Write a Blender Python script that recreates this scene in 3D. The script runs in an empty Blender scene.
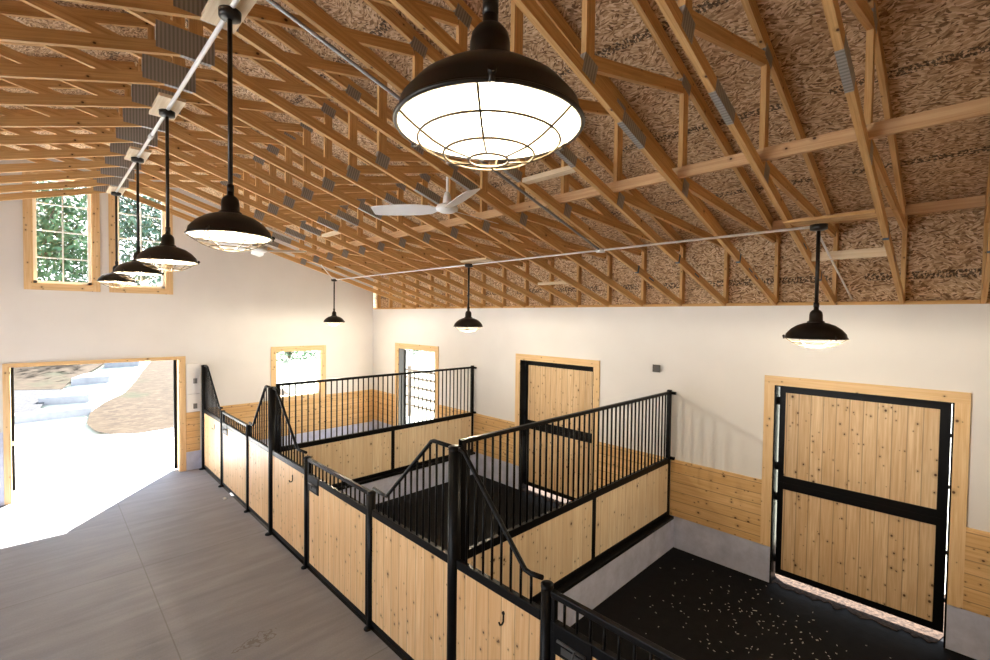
import bpy, bmesh, math, random
from mathutils import Vector, Matrix
random.seed(7)
PI = math.pi
D = bpy.data
C = bpy.context.scene.collection

# ------------------------------------------------------------------ sizes
W = 4.154            # inner face of the right wall
XR = -1.66           # ridge
XL = 2 * XR - W      # inner face of the left wall
YB = -13.05          # back gable
ZT = 3.57            # top of the side walls
YE, YP = -4.259, -8.638   # the two partitions
YC, YD, YF, YG, YA = -7.247, -5.574, -3.139, -1.543, -9.66
HT, HP = 2.27, 1.49

# ------------------------------------------------------------------ node helper
class NT:
    def __init__(s, name):
        s.m = D.materials.new(name); s.m.use_nodes = True
        s.t = s.m.node_tree; s.t.nodes.clear()
        s.out = s.n('ShaderNodeOutputMaterial')
        s.b = s.n('ShaderNodeBsdfPrincipled')
        s.t.links.new(s.b.outputs[0], s.out.inputs[0])
    def n(s, kind, **kw):
        nd = s.t.nodes.new(kind)
        for k, v in kw.items(): setattr(nd, k, v)
        return nd
    def put(s, sock, v):
        if hasattr(v, 'is_output'): s.t.links.new(v, sock)
        elif isinstance(v, (tuple, list)):
            sock.default_value = tuple(v) + (1,) if len(v) == 3 and sock.type == 'RGBA' else v
        else: sock.default_value = v
    def math(s, op, a, b=0.0, c=0.0):
        nd = s.n('ShaderNodeMath', operation=op)
        s.put(nd.inputs[0], a); s.put(nd.inputs[1], b); s.put(nd.inputs[2], c)
        return nd.outputs[0]
    def mix(s, f, a, b, mode='MIX'):
        nd = s.n('ShaderNodeMix', data_type='RGBA', blend_type=mode)
        s.put(nd.inputs[0], f); s.put(nd.inputs[6], a); s.put(nd.inputs[7], b)
        return nd.outputs[2]
    def ramp(s, f, stops):
        nd = s.n('ShaderNodeValToRGB'); s.put(nd.inputs[0], f)
        e = nd.color_ramp.elements
        while len(e) < len(stops): e.new(0.5)
        for el, (p, c) in zip(e, stops):
            el.position = p; el.color = (c, c, c, 1) if isinstance(c, (int, float)) else tuple(c) + (1,)
        return nd.outputs[0]
    def uv(s):
        nd = s.n('ShaderNodeUVMap'); nd.uv_map = 'UVMap'; return nd.outputs[0]
    def obj(s): return s.n('ShaderNodeTexCoord').outputs['Object']
    def sep(s, v):
        nd = s.n('ShaderNodeSeparateXYZ'); s.put(nd.inputs[0], v); return nd.outputs
    def comb(s, x, y, z=0.0):
        nd = s.n('ShaderNodeCombineXYZ')
        for i, v in enumerate((x, y, z)): s.put(nd.inputs[i], v)
        return nd.outputs[0]
    def noise(s, v, scale=5, detail=3, rough=.5, dist=0):
        nd = s.n('ShaderNodeTexNoise'); s.put(nd.inputs['Vector'], v)
        nd.inputs['Scale'].default_value = scale; nd.inputs['Detail'].default_value = detail
        nd.inputs['Roughness'].default_value = rough; nd.inputs['Distortion'].default_value = dist
        return nd.outputs['Fac']
    def voro(s, v, scale=5, dims='2D'):
        nd = s.n('ShaderNodeTexVoronoi', voronoi_dimensions=dims); s.put(nd.inputs['Vector'], v)
        nd.inputs['Scale'].default_value = scale
        return nd.outputs['Distance'], nd.outputs['Color']
    def white(s, v):
        nd = s.n('ShaderNodeTexWhiteNoise', noise_dimensions='1D'); s.put(nd.inputs['W'], v); return nd.outputs['Value']
    def bump(s, h, strength=.3, dist=.01):
        nd = s.n('ShaderNodeBump'); nd.inputs['Strength'].default_value = strength
        nd.inputs['Distance'].default_value = dist; s.put(nd.inputs['Height'], h)
        s.put(s.b.inputs['Normal'], nd.outputs[0])
    def fin(s, col, rough=.5, metal=0, spec=.5):
        s.put(s.b.inputs['Base Color'], col); s.put(s.b.inputs['Roughness'], rough)
        s.b.inputs['Metallic'].default_value = metal; s.b.inputs['Specular IOR Level'].default_value = spec
        return s.m

def plain(name, col, rough=.5, metal=0, spec=.5, var=0.0, vs=6):
    t = NT(name)
    if var:
        f = t.noise(t.obj(), vs, 4, .6)
        a = tuple(max(0, c * (1 - var)) for c in col); b = tuple(min(1, c * (1 + var)) for c in col)
        return t.fin(t.ramp(f, [(.3, a), (.7, b)]), rough, metal, spec)
    return t.fin(col, rough, metal, spec)

def pine(name, light, dark, bw=None, knots=.5, rough=.45, groove=.5, spec=.35):
    t = NT(name)
    u, v, _ = t.sep(t.uv())
    if bw:
        q = t.math('DIVIDE', v, bw); idx = t.math('FLOOR', q); fr = t.math('FRACT', q)
    else:
        idx = t.math('FLOOR', t.math('DIVIDE', u, 40.0)); fr = None
    rnd = t.white(t.math('ADD', idx, 3.7)); rnd2 = t.white(t.math('ADD', idx, 91.3))
    uu = t.math('ADD', u, t.math('MULTIPLY', rnd, 23.0))
    g1 = t.noise(t.comb(t.math('MULTIPLY', uu, 1.1), t.math('MULTIPLY', v, 26.0), rnd2), 1.6, 4, .55, .6)
    g2 = t.noise(t.comb(t.math('MULTIPLY', uu, 3.0), t.math('MULTIPLY', v, 160.0), rnd2), 1.5, 2, .5)
    f = t.math('ADD', t.math('MULTIPLY', g1, .75), t.math('MULTIPLY', g2, .25))
    mid = tuple((a + b) / 2 for a, b in zip(light, dark))
    col = t.ramp(f, [(.36, dark), (.5, mid), (.63, light)])
    col = t.mix(t.math('MULTIPLY', rnd2, .5), col, tuple(c * f for c, f in zip(mid, (.80, .70, .58))))
    if knots:
        for sc_, of, g0 in ((5.5, 0.0, knots * .42), (9.0, 17.0, knots * .34)):
            dist, cc = t.voro(t.comb(t.math('ADD', uu, of), t.math('ADD', t.math('MULTIPLY', v, 1.25), t.math('MULTIPLY', rnd2, 9.0))), sc_)
            gate = t.math('LESS_THAN', t.sep(cc)[0], g0)
            size = t.math('ADD', t.math('MULTIPLY', t.sep(cc)[1], .075), .035)
            k = t.math('MINIMUM', t.math('MAXIMUM', t.math('MULTIPLY', t.math('SUBTRACT', 1.0, t.math('DIVIDE', dist, size)), 2.5), 0.0), 1.0)
            halo = t.math('MAXIMUM', t.math('SUBTRACT', 1.0, t.math('DIVIDE', dist, t.math('MULTIPLY', size, 2.8))), 0.0)
            col = t.mix(t.math('MULTIPLY', t.math('MULTIPLY', halo, gate), .7), col, tuple(c * .55 for c in dark))
            col = t.mix(t.math('MULTIPLY', k, gate), col, (.085, .038, .016))
    if bw:
        gr = t.math('MAXIMUM', t.math('LESS_THAN', fr, .045), t.math('GREATER_THAN', fr, .97))
        col = t.mix(t.math('MULTIPLY', gr, groove), col, (.10, .055, .025))
        t.bump(t.math('SUBTRACT', 1.0, gr), .25, .004)
    return t.fin(col, rough, 0, spec)

def osb(name):
    t = NT(name)
    u, v, _ = t.sep(t.uv())
    w = t.noise(t.comb(u, v), 7, 2)
    a = t.comb(t.math('ADD', t.math('MULTIPLY', u, 4.6), t.math('MULTIPLY', w, .4)), t.math('ADD', t.math('MULTIPLY', v, 17.0), t.math('MULTIPLY', w, .7)))
    b = t.comb(t.math('ADD', t.math('MULTIPLY', t.math('ADD', u, t.math('MULTIPLY', v, .8)), 5.0), t.math('MULTIPLY', w, .3)), t.math('ADD', t.math('MULTIPLY', t.math('SUBTRACT', v, t.math('MULTIPLY', u, .7)), 15.0), t.math('MULTIPLY', w, .6)))
    c = t.comb(t.math('ADD', t.math('MULTIPLY', t.math('SUBTRACT', u, t.math('MULTIPLY', v, .9)), 5.0), t.math('MULTIPLY', w, .3)), t.math('ADD', t.math('MULTIPLY', t.math('ADD', v, t.math('MULTIPLY', u, .6)), 14.0), t.math('MULTIPLY', w, .6)))
    r1 = t.sep(t.voro(a)[1])[0]; r2 = t.sep(t.voro(b)[1])[1]; r3 = t.sep(t.voro(c)[1])[2]
    sel = t.noise(t.comb(u, v, 4.0), 8, 1)
    s1 = t.math('GREATER_THAN', sel, .47); s2 = t.math('GREATER_THAN', t.noise(t.comb(u, v, 9.0), 7, 1), .52)
    m1 = t.mix(s1, r1, r2); m2 = t.mix(s2, m1, r3)
    fine = t.noise(t.comb(t.math('MULTIPLY', u, 20.0), t.math('MULTIPLY', v, 120.0)), 1.0, 2)
    f = t.math('ADD', t.math('MULTIPLY', m2, .8), t.math('MULTIPLY', fine, .25))
    col = t.ramp(f, [(.10, (.13, .07, .033)), (.26, (.29, .17, .085)), (.5, (.50, .33, .185)), (.8, (.68, .50, .32)), (1, (.80, .64, .45))])
    # printed nailing stamps: a thin band of dark broken lettering every sheet
    q = t.math('FRACT', t.math('DIVIDE', t.math('ADD', v, .38), 1.22))
    band = t.math('LESS_THAN', t.math('ABSOLUTE', t.math('SUBTRACT', q, .5)), .034)
    ink = t.math('GREATER_THAN', t.noise(t.comb(t.math('MULTIPLY', u, 46.0), t.math('MULTIPLY', v, 30.0)), 1.0, 1), .5)
    gap = t.math('GREATER_THAN', t.noise(t.comb(t.math('MULTIPLY', u, 2.2), 1.0), 1.0, 0), .44)
    ink = t.math('MULTIPLY', t.math('MULTIPLY', band, ink), t.math('MULTIPLY', gap, .8))
    col = t.mix(ink, col, (.03, .02, .014))
    t.bump(m2, .2, .003)
    return t.fin(col, .7, 0, .2)

def concrete_floor(name):
    t = NT(name)
    o = t.obj(); x, y, z = t.sep(o)
    n1 = t.noise(o, .7, 5, .6); n2 = t.noise(t.comb(t.math('MULTIPLY', x, .7), t.math('MULTIPLY', y, 5.0)), 1.1, 5, .62, .4); n3 = t.noise(o, 60, 2)
    f = t.math('ADD', t.math('ADD', t.math('MULTIPLY', n1, .35), t.math('MULTIPLY', n2, .5)), t.math('MULTIPLY', n3, .15))
    col = t.ramp(f, [(.3, (.165, .163, .176)), (.5, (.25, .25, .268)), (.68, (.335, .337, .355))])
    # sawn joints
    jx = t.math('LESS_THAN', t.math('ABSOLUTE', t.math('SUBTRACT', x, -1.575)), .006)
    jy = t.math('LESS_THAN', t.math('ABSOLUTE', t.math('SUBTRACT', t.math('FRACT', t.math('DIVIDE', t.math('ADD', y, 4.09), 3.54)), .5)), 2.0)
    fy = t.math('FRACT', t.math('ADD', t.math('DIVIDE', t.math('ADD', y, 4.09), 3.54), .5))
    jy = t.math('LESS_THAN', t.math('ABSOLUTE', t.math('SUBTRACT', fy, .5)), .0020)
    j = t.math('MAXIMUM', jx, jy)
    col = t.mix(t.math('MULTIPLY', j, .5), col, (.12, .11, .10))
    # a damp ring-shaped stain
    dx = t.math('SUBTRACT', x, -.93); dy = t.math('SUBTRACT', y, -6.62)
    wob = t.math('MULTIPLY', t.math('SUBTRACT', t.noise(o, 7, 3), .5), .34)
    r = t.math('ADD', t.math('SQRT', t.math('ADD', t.math('MULTIPLY', t.math('MULTIPLY', dx, dx), .55), t.math('MULTIPLY', t.math('MULTIPLY', dy, dy), 2.2))), wob)
    ring = t.math('LESS_THAN', t.math('ABSOLUTE', t.math('SUBTRACT', r, .12)), .008)
    fill = t.math('MULTIPLY', t.math('LESS_THAN', r, .10), t.math('GREATER_THAN', t.noise(o, 14, 3), .5))
    col = t.mix(t.math('MULTIPLY', t.math('MAXIMUM', ring, fill), .6), col, (.13, .10, .075))
    t.bump(n2, .08, .004)
    return t.fin(col, t.math('ADD', .42, t.math('MULTIPLY', n2, .3)), 0, .35)

def mottled(name, a, b, scale=4, rough=.8, spec=.2, bump=0.0):
    t = NT(name); f = t.noise(t.obj(), scale, 6, .65)
    if bump: t.bump(f, bump, .02)
    return t.fin(t.ramp(f, [(.32, a), (.68, b)]), rough, 0, spec)

M = {}
M['white'] = NT('painted_plaster')
_t = M['white']; _t.bump(_t.noise(_t.obj(), 40, 3), .06, .004)
M['white'] = _t.fin(_t.ramp(_t.noise(_t.obj(), 1.3, 3), [(.3, (.70, .70, .70)), (.7, (.745, .745, .745))]), .75, 0, .2)
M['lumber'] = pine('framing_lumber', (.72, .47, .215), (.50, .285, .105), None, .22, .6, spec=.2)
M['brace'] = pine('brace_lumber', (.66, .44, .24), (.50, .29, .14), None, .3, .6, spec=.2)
M['pale_lit_lumber'] = pine('pale_lit_lumber', (.80, .68, .50), (.68, .53, .34), None, .2, .55, spec=.2)  # paler lumber; lamp light on the roof boards is put into the colour
M['osb'] = osb('strand_board')
M['boards'] = pine('varnished_pine_boards', (.88, .64, .37), (.70, .42, .185), .142, .6, .42, .35, .4)
M['stall_boards'] = pine('pale_pine_boards', (.90, .80, .61), (.72, .57, .37), .19, .5, .45, .14)
M['door_boards'] = pine('knotty_pine_boards', (.80, .63, .41), (.58, .39, .21), .128, .75, .45, .45)
M['wainscot'] = pine('pine_wainscot_boards', (.80, .58, .31), (.60, .38, .165), .14, .7, .45, .5)
M['trim'] = pine('pine_casing', (.80, .61, .36), (.66, .44, .22), None, .5, .45)
M['floor'] = concrete_floor('worn_concrete')
M['stem'] = mottled('grey_concrete', (.41, .455, .61), (.58, .63, .81), 5, .85)
M['rubber'] = mottled('black_rubber', (.0022, .0022, .0027), (.0055, .0055, .0062), 9, .7, .1, .15)
M['rubber_lit'] = mottled('lit_rubber', (.05, .048, .046), (.10, .096, .09), 5, .75, .2)  # lighter copy of the black rubber, daylight put into the grey
M['black'] = plain('black_powder_coat', (.0035, .0035, .004), .38, 0, .16)
M['bronze'] = plain('dark_bronze_enamel', (.022, .018, .015), .36, .35, .5, .2)
M['enamel'] = plain('white_enamel', (.82, .74, .58), .4)
M['wire'] = plain('brass_wire', (.035, .022, .008), .5, .2)
M['galv'] = plain('galvanised_steel', (.62, .63, .64), .35, .75, .5, .1, 20)
M['bright_steel'] = plain('bright_zinc_tube', (.82, .82, .82), .4, .3, .5)
M['grey_metal'] = plain('grey_steel', (.30, .30, .30), .5, .5, .5, .2)
M['whitepaint'] = plain('white_paint', (.86, .86, .85), .4)
M['greybox'] = plain('grey_plastic', (.17, .17, .17), .5)
M['darkgrey'] = plain('dark_plastic', (.05, .05, .05), .5)
M['bluetape'] = plain('blue_marking', (.03, .09, .16), .5)
M['pebble'] = plain('white_pebble', (.85, .85, .83), .5)
M['straw'] = plain('straw_bits', (.55, .53, .48), .8)
_t = NT('toothed_steel_plate'); _u, _v, _w = _t.sep(_t.uv())
_s = _t.math('FRACT', _t.math('MULTIPLY', _u, 40.0)); _r = _t.math('GREATER_THAN', _s, .5)
M['plate'] = _t.fin(_t.mix(_r, (.27, .26, .245), (.40, .39, .365)), .55, .3, .4)
_t = NT('lamp_bulb'); _t.b.inputs['Emission Color'].default_value = (1, .84, .58, 1); _t.b.inputs['Emission Strength'].default_value = 8
M['bulb'] = _t.fin((.9, .9, .85), .3)
_t = NT('window_glass'); _g = _t.n('ShaderNodeBsdfTransparent'); _gl = _t.n('ShaderNodeBsdfGlossy'); _gl.inputs['Roughness'].default_value = .02
_mx = _t.n('ShaderNodeMixShader'); _mx.inputs[0].default_value = .06
_t.t.links.new(_g.outputs[0], _mx.inputs[1]); _t.t.links.new(_gl.outputs[0], _mx.inputs[2]); _t.t.links.new(_mx.outputs[0], _t.out.inputs[0])
M['glass'] = _t.m
M['apron'] = mottled('pale_concrete', (.62, .61, .59), (.70, .69, .67), 3, .9)
M['step'] = mottled('step_concrete', (.13, .14, .16), (.17, .18, .20), 4, .9)
M['gravel'] = mottled('gravel', (.022, .022, .024), (.05, .05, .052), 14, .95, .1, .4)
M['chips'] = mottled('stony_dirt', (.006, .004, .003), (.06, .038, .026), 26, .95, .1, .6)
_t = NT('dry_grass'); _o = _t.obj(); _x, _y, _z = _t.sep(_o)
_n = _t.noise(_t.comb(_t.math('MULTIPLY', _x, 1.0), _t.math('MULTIPLY', _y, 2.2)), 3.2, 7, .72, .8)
_c = _t.ramp(_n, [(.3, (.013, .0075, .0033)), (.5, (.026, .0165, .008)), (.7, (.05, .037, .021))])
_gm = _t.ramp(_t.noise(_o, .55, 4, .6), [(.56, 0.0), (.68, 1.0)])
M['lawn'] = _t.fin(_t.mix(_t.math('MULTIPLY', _gm, .55), _c, (.012, .018, .006)), .95, 0, .1)
M['meadow'] = mottled('pale_field', (.30, .31, .23), (.42, .42, .35), .6, .95, .1)
M['green'] = mottled('green_field', (.12, .20, .06), (.24, .34, .12), .8, .95, .1)
M['leaf'] = mottled('leaf_green', (.03, .075, .03), (.085, .17, .075), 1.6, .6, .3)
M['leaf_b'] = mottled('leaf_blue_green', (.035, .085, .055), (.10, .18, .12), 1.6, .6, .3)
M['bark'] = mottled('bark', (.06, .045, .035), (.16, .13, .10), 5, .9)

# ------------------------------------------------------------------ mesh builder
class MB:
    def __init__(s): s.bm = bmesh.new(); s.uv = s.bm.loops.layers.uv.new('UVMap')
    def face(s, vs, uvs=None, smooth=False):
        try: f = s.bm.faces.new(vs)
        except ValueError: return None
        f.smooth = smooth
        if uvs:
            for l, q in zip(f.loops, uvs): l[s.uv].uv = q
        return f
    def box(s, x0, x1, y0, y1, z0, z1, grain='z', across='y', off=None):
        a = (x0, y0, z0); b = (x1, y1, z1); ax = 'xyz'
        off = (0, 0) if off is None else off
        P = [s.bm.verts.new((a[0] if i & 1 == 0 else b[0], a[1] if i & 2 == 0 else b[1], a[2] if i & 4 == 0 else b[2])) for i in range(8)]
        gi = ax.index(grain); ci = ax.index(across); ti = 3 - gi - ci
        for q, n in (((0, 4, 6, 2), 0), ((1, 3, 7, 5), 0), ((0, 1, 5, 4), 1), ((2, 6, 7, 3), 1), ((0, 2, 3, 1), 2), ((4, 5, 7, 6), 2)):
            if n == ti: ui, vi = gi, ci
            elif n == ci: ui, vi = gi, ti
            else: ui, vi = ti, ci
            vs = [P[i] for i in q]
            s.face(vs, [(v.co[ui] + off[0], v.co[vi] + off[1]) for v in vs])
        return s
    def bar(s, p, q, w, h, up=(0, 0, 1)):
        """square-section member from p to q: w sideways, h along up"""
        p = Vector(p); q = Vector(q); d = q - p; L = d.length; d.normalize()
        sd = d.cross(Vector(up)).normalized(); u = sd.cross(d)
        ro = random.uniform(0, 39) if L < 30 else 0; rv = random.uniform(0, 9)
        ro = min(ro, 39.9 - L) if L < 39 else 0
        ring = [(-w / 2, -h / 2), (w / 2, -h / 2), (w / 2, h / 2), (-w / 2, h / 2)]
        A = [s.bm.verts.new(p + sd * a + u * b) for a, b in ring]; B = [s.bm.verts.new(q + sd * a + u * b) for a, b in ring]
        acc = rv
        for i in range(4):
            j = (i + 1) % 4; wd = (w if i % 2 == 0 else h)
            s.face([A[i], A[j], B[j], B[i]], [(ro, acc), (ro, acc + wd), (ro + L, acc + wd), (ro + L, acc)]); acc += wd
        s.face(A[::-1], [(ro, rv), (ro + w, rv), (ro + w, rv + h), (ro, rv + h)]); s.face(B, [(ro, rv), (ro + w, rv), (ro + w, rv + h), (ro, rv + h)])
        return s
    def tube(s, pts, r, seg=8, cap=True, closed=False):
        pts = [Vector(p) for p in pts]; n = len(pts); rings = []
        tan = []
        for i in range(n):
            if closed: t = pts[(i + 1) % n] - pts[i - 1]
            else: t = pts[min(i + 1, n - 1)] - pts[max(i - 1, 0)]
            tan.append(t.normalized())
        ref = Vector((0, 0, 1)) if abs(tan[0].z) < .9 else Vector((1, 0, 0))
        nrm = tan[0].cross(ref).normalized()
        for i in range(n):
            nrm = (nrm - tan[i] * nrm.dot(tan[i])).normalized(); bn = tan[i].cross(nrm)
            rr = r[i] if isinstance(r, (list, tuple)) else r
            rings.append([s.bm.verts.new(pts[i] + (nrm * math.cos(2 * PI * k / seg) + bn * math.sin(2 * PI * k / seg)) * rr) for k in range(seg)])
        for i in range(n if closed else n - 1):
            a, b = rings[i], rings[(i + 1) % n]
            for k in range(seg):
                l = (k + 1) % seg
                s.face([a[k], a[l], b[l], b[k]], [(0, 0), (.05, 0), (.05, .05), (0, .05)], True)
        if cap and not closed:
            s.face(rings[0][::-1]); s.face(rings[-1])
        return s
    def lathe(s, prof, seg=32, c=(0, 0, 0), close=False, cap0=False, cap1=False):
        rings = []
        for r, z in prof:
            rings.append([s.bm.verts.new((c[0] + r * math.cos(2 * PI * k / seg), c[1] + r * math.sin(2 * PI * k / seg), c[2] + z)) for k in range(seg)])
        m = len(rings)
        for i in range(m if close else m - 1):
            a, b = rings[i], rings[(i + 1) % m]
            for k in range(seg):
                l = (k + 1) % seg
                s.face([a[k], a[l], b[l], b[k]], None, True)
        if cap0: s.face(rings[0][::-1])
        if cap1: s.face(rings[-1])
        return s
    def quad(s, a, b, c, d):
        vs = [s.bm.verts.new(p) for p in (a, b, c, d)]; s.face(vs, [(0, 0), (1, 0), (1, 1), (0, 1)]); return s
    def prism(s, poly, axis, lo, hi, grain=None):
        """poly is 2-D; axis is the extrusion axis ('x': poly=(y,z), 'y': poly=(x,z), 'z': poly=(x,y))"""
        def mk(p, t): return {'x': (t, p[0], p[1]), 'y': (p[0], t, p[1]), 'z': (p[0], p[1], t)}[axis]
        A = [s.bm.verts.new(mk(p, lo)) for p in poly]; B = [s.bm.verts.new(mk(p, hi)) for p in poly]; n = len(poly)
        s.face(A[::-1], [tuple(p) for p in poly[::-1]]); s.face(B, [tuple(p) for p in poly])
        for i in range(n):
            j = (i + 1) % n; L = (Vector(poly[j]) - Vector(poly[i])).length
            s.face([A[i], A[j], B[j], B[i]], [(0, 0), (L, 0), (L, hi - lo), (0, hi - lo)])
        return s
    def build(s, name, mat, parent=None, loc=None, bevel=0, fixn=True):
        if fixn: bmesh.ops.recalc_face_normals(s.bm, faces=s.bm.faces[:])
        me = D.meshes.new(name); s.bm.to_mesh(me); s.bm.free()
        if mat: me.materials.append(M[mat] if isinstance(mat, str) else mat)
        o = D.objects.new(name, me); C.objects.link(o)
        if parent: o.parent = parent
        if loc is not None: o.location = loc
        if bevel:
            b = o.modifiers.new('bevel', 'BEVEL'); b.width = bevel; b.segments = 2; b.limit_method = 'ANGLE'
        return o

def tag(o, label, cat, group=None, kind=None):
    if label: o['label'] = label
    if cat: o['category'] = cat
    if group: o['group'] = group
    if kind: o['kind'] = kind
    return o
def thing(name, label, cat, loc=(0, 0, 0), rz=0, group=None):
    o = D.objects.new(name, None); o.empty_display_size = .1; C.objects.link(o)
    o.location = loc; o.rotation_euler = (0, 0, rz)
    return tag(o, label, cat, group)
def struct(o, label=None):
    o['kind'] = 'structure'
    if label: o['label'] = label
    return o
def sempty(name, label, loc=(0, 0, 0)):
    o = D.objects.new(name, None); o.empty_display_size = .1; C.objects.link(o); o.location = loc
    return struct(o, label)
def dup(src, loc, label, group=None, rz=None):
    r = src.copy(); C.objects.link(r); r.location = loc
    if rz is not None: r.rotation_euler = (0, 0, rz)
    r['label'] = label
    if group: r['group'] = group
    for ch in list(src.children):
        c = ch.copy(); C.objects.link(c); c.parent = r
        for g in ch.children:
            e = g.copy(); C.objects.link(e); e.parent = c
    return r
ORD = ['first', 'second', 'third', 'fourth', 'fifth', 'sixth', 'seventh', 'eighth', 'ninth', 'tenth', 'eleventh', 'twelfth', 'thirteenth', 'fourteenth', 'fifteenth', 'sixteenth', 'seventeenth', 'eighteenth', 'nineteenth', 'twentieth']

# ------------------------------------------------------------------ the shell
TH = .2
def holes_wall(axis, at0, at1, lo, hi, z0, z1, holes, mat, name, label):
    """wall slab with rectangular holes; axis is the one it runs along"""
    m = MB()
    cuts = sorted(set([lo, hi] + [h[0] for h in holes] + [h[1] for h in holes]))
    zc = sorted(set([z0, z1] + [h[2] for h in holes] + [h[3] for h in holes]))
    for a, b in zip(cuts, cuts[1:]):
        for c, d in zip(zc, zc[1:]):
            ym = (a + b) / 2; zm = (c + d) / 2
            if any(h[0] < ym < h[1] and h[2] < zm < h[3] for h in holes): continue
            if axis == 'y': m.box(at0, at1, a, b, c, d, 'y', 'z')
            else: m.box(a, b, at0, at1, c, d, 'x', 'z')
    bmesh.ops.remove_doubles(m.bm, verts=m.bm.verts[:], dist=1e-5)
    return struct(m.build(name, mat), label)

# openings: right wall (y0,y1,z0,z1)
RD = (-11.625, -10.0, 0, 2.56); MD = (-7.30, -5.62, 0, 2.56); FD = (-2.90, -1.29, 0, 2.56)
right_open = [RD, MD, FD]
ZC, ZW = .467, 1.308
holes_wall('y', W, W + TH, YB - TH, TH, ZC, ZT, right_open, 'white', 'wall_right', 'long white plastered wall behind the stalls')
holes_wall('y', W - .012, W + TH, YB, 0, 0, ZC, [(h[0], h[1], 0, ZC) for h in right_open], 'stem', 'baseboard_right', 'grey concrete footing along the foot of the long wall')
def wains_segs(y0, y1): return y0, y1
m = MB()
for a, b in ((YB, RD[0] - .10), (RD[1] + .10, YP - .03), (YP + .03, MD[0] - .10), (MD[1] + .10, YE - .03), (YE + .03, FD[0] - .10), (FD[1] + .10, -.001)):
    m.box(W - .018, W, a, b, ZC + .002, ZW, 'y', 'z')
struct(m.build('trim_1', 'wainscot'), 'horizontal pine wainscot boards low on the long wall')

# far gable wall with clerestory windows, a small window and the big doorway
GD = (-2.93, -.42, 0, 2.42); SW = (1.53, 2.66, 1.36, 2.49)
CW1 = (-2.62, -1.80, 3.88, 5.84); CW2 = (-1.46, -.64, 3.88, 5.84)
def roof_z(x): return 4.42 + .325 * (W - XR - abs(x - XR)) + .121     # underside of the sheathing
def gable(name, y0, y1, holes, label, mat='white'):
    m = MB()
    xs = sorted(set([XL, XR, W] + [h[0] for h in holes] + [h[1] for h in holes]))
    zs = sorted(set([0, ZT] + [h[2] for h in holes] + [h[3] for h in holes]))
    for a, b in zip(xs, xs[1:]):
        xm = (a + b) / 2
        col = [h for h in holes if h[0] < xm < h[1]]
        cur = 0.0
        for h in sorted(col, key=lambda q: q[2]):
            if h[2] > cur: m.box(a, b, y0, y1, cur, h[2], 'x', 'z')
            cur = h[3]
        m.prism([(a, cur), (b, cur), (b, roof_z(b)), (a, roof_z(a))], 'y', y0, y1)
    return struct(m.build(name, mat), label)
gable('wall_far', 0, TH, [GD, SW, CW1, CW2], 'white gable wall with the big doorway and high windows')
BD = (-3.1, -.3, 0, 2.6)
BW = [(-6.6, -4.6, 1.2, 2.9), (-1.6 - 1.0, -1.6 + 1.0, 3.6, 5.6)]
gable('wall_near', YB - TH, YB, [], 'strand board gable wall behind the camera', 'osb')  # out of view; board facing chosen to dim the bounce near the camera
left_light_open = [(-9.6, -4.0, 0, 3.45)]  # unseen opening, added to bring daylight in from the left
holes_wall('y', XL - TH, XL, YB - TH, TH, 0, ZT, left_light_open, 'osb', 'wall_left', 'strand board side wall left of the aisle')  # unseen wall, faced with board so it returns less light
# gable wainscot and footing
m = MB()
m.box(GD[1] + .105, -.06, -.018, 0, .40, 1.25, 'x', 'z'); m.box(.06, W - .02, -.018, 0, .40, ZW, 'x', 'z')
struct(m.build('trim_2', 'wainscot'), 'horizontal pine wainscot boards on the gable wall')
m = MB(); m.box(GD[1] + .105, W - .02, -.024, 0, 0, .40, 'x', 'z')
struct(m.build('baseboard_far', 'stem'), 'grey concrete footing of the gable wall right of the doorway')
m = MB(); m.box(XL, GD[0] - .075, -.024, 0, 0, 1.28, 'x', 'z')
struct(m.build('baseboard_left', 'stem'), 'tall grey concrete footing of the gable wall left of the doorway')
m = MB(); m.box(-7.3, .6, -.004, 0, 3.36, 3.372, 'x', 'z')
struct(m.build('trim_3', 'white'), 'thin plaster joint line across the gable wall')
# floors
m = MB(); m.box(XL, -3.6, YB, TH, -.15, 0, 'y', 'x'); struct(m.build('floor_bay', 'apron'), 'unseen floor left of the aisle, made pale to bounce light')  # out of view; paler than the aisle to throw sunlight up
m = MB(); m.box(-3.6, -.02, YB, TH, -.15, 0, 'y', 'x')
struct(m.build('floor', 'floor'), 'worn concrete aisle floor')
m = MB(); m.box(-.02, W + TH, YP, YB, -.15, 0); o = struct(m.build('floor_mat', 'rubber'), 'black rubber floor of the nearest stall')
m = MB(); m.box(-.02, W + TH, YE, YP, -.15, 0); struct(m.build('floor_mat', 'rubber'), 'black rubber floor of the middle stall')
m = MB(); m.box(-.02, W + TH, TH, YE, -.15, 0); struct(m.build('floor_mat', 'rubber_lit'), 'rubber floor of the far stall, daylight painted into its grey')

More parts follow.
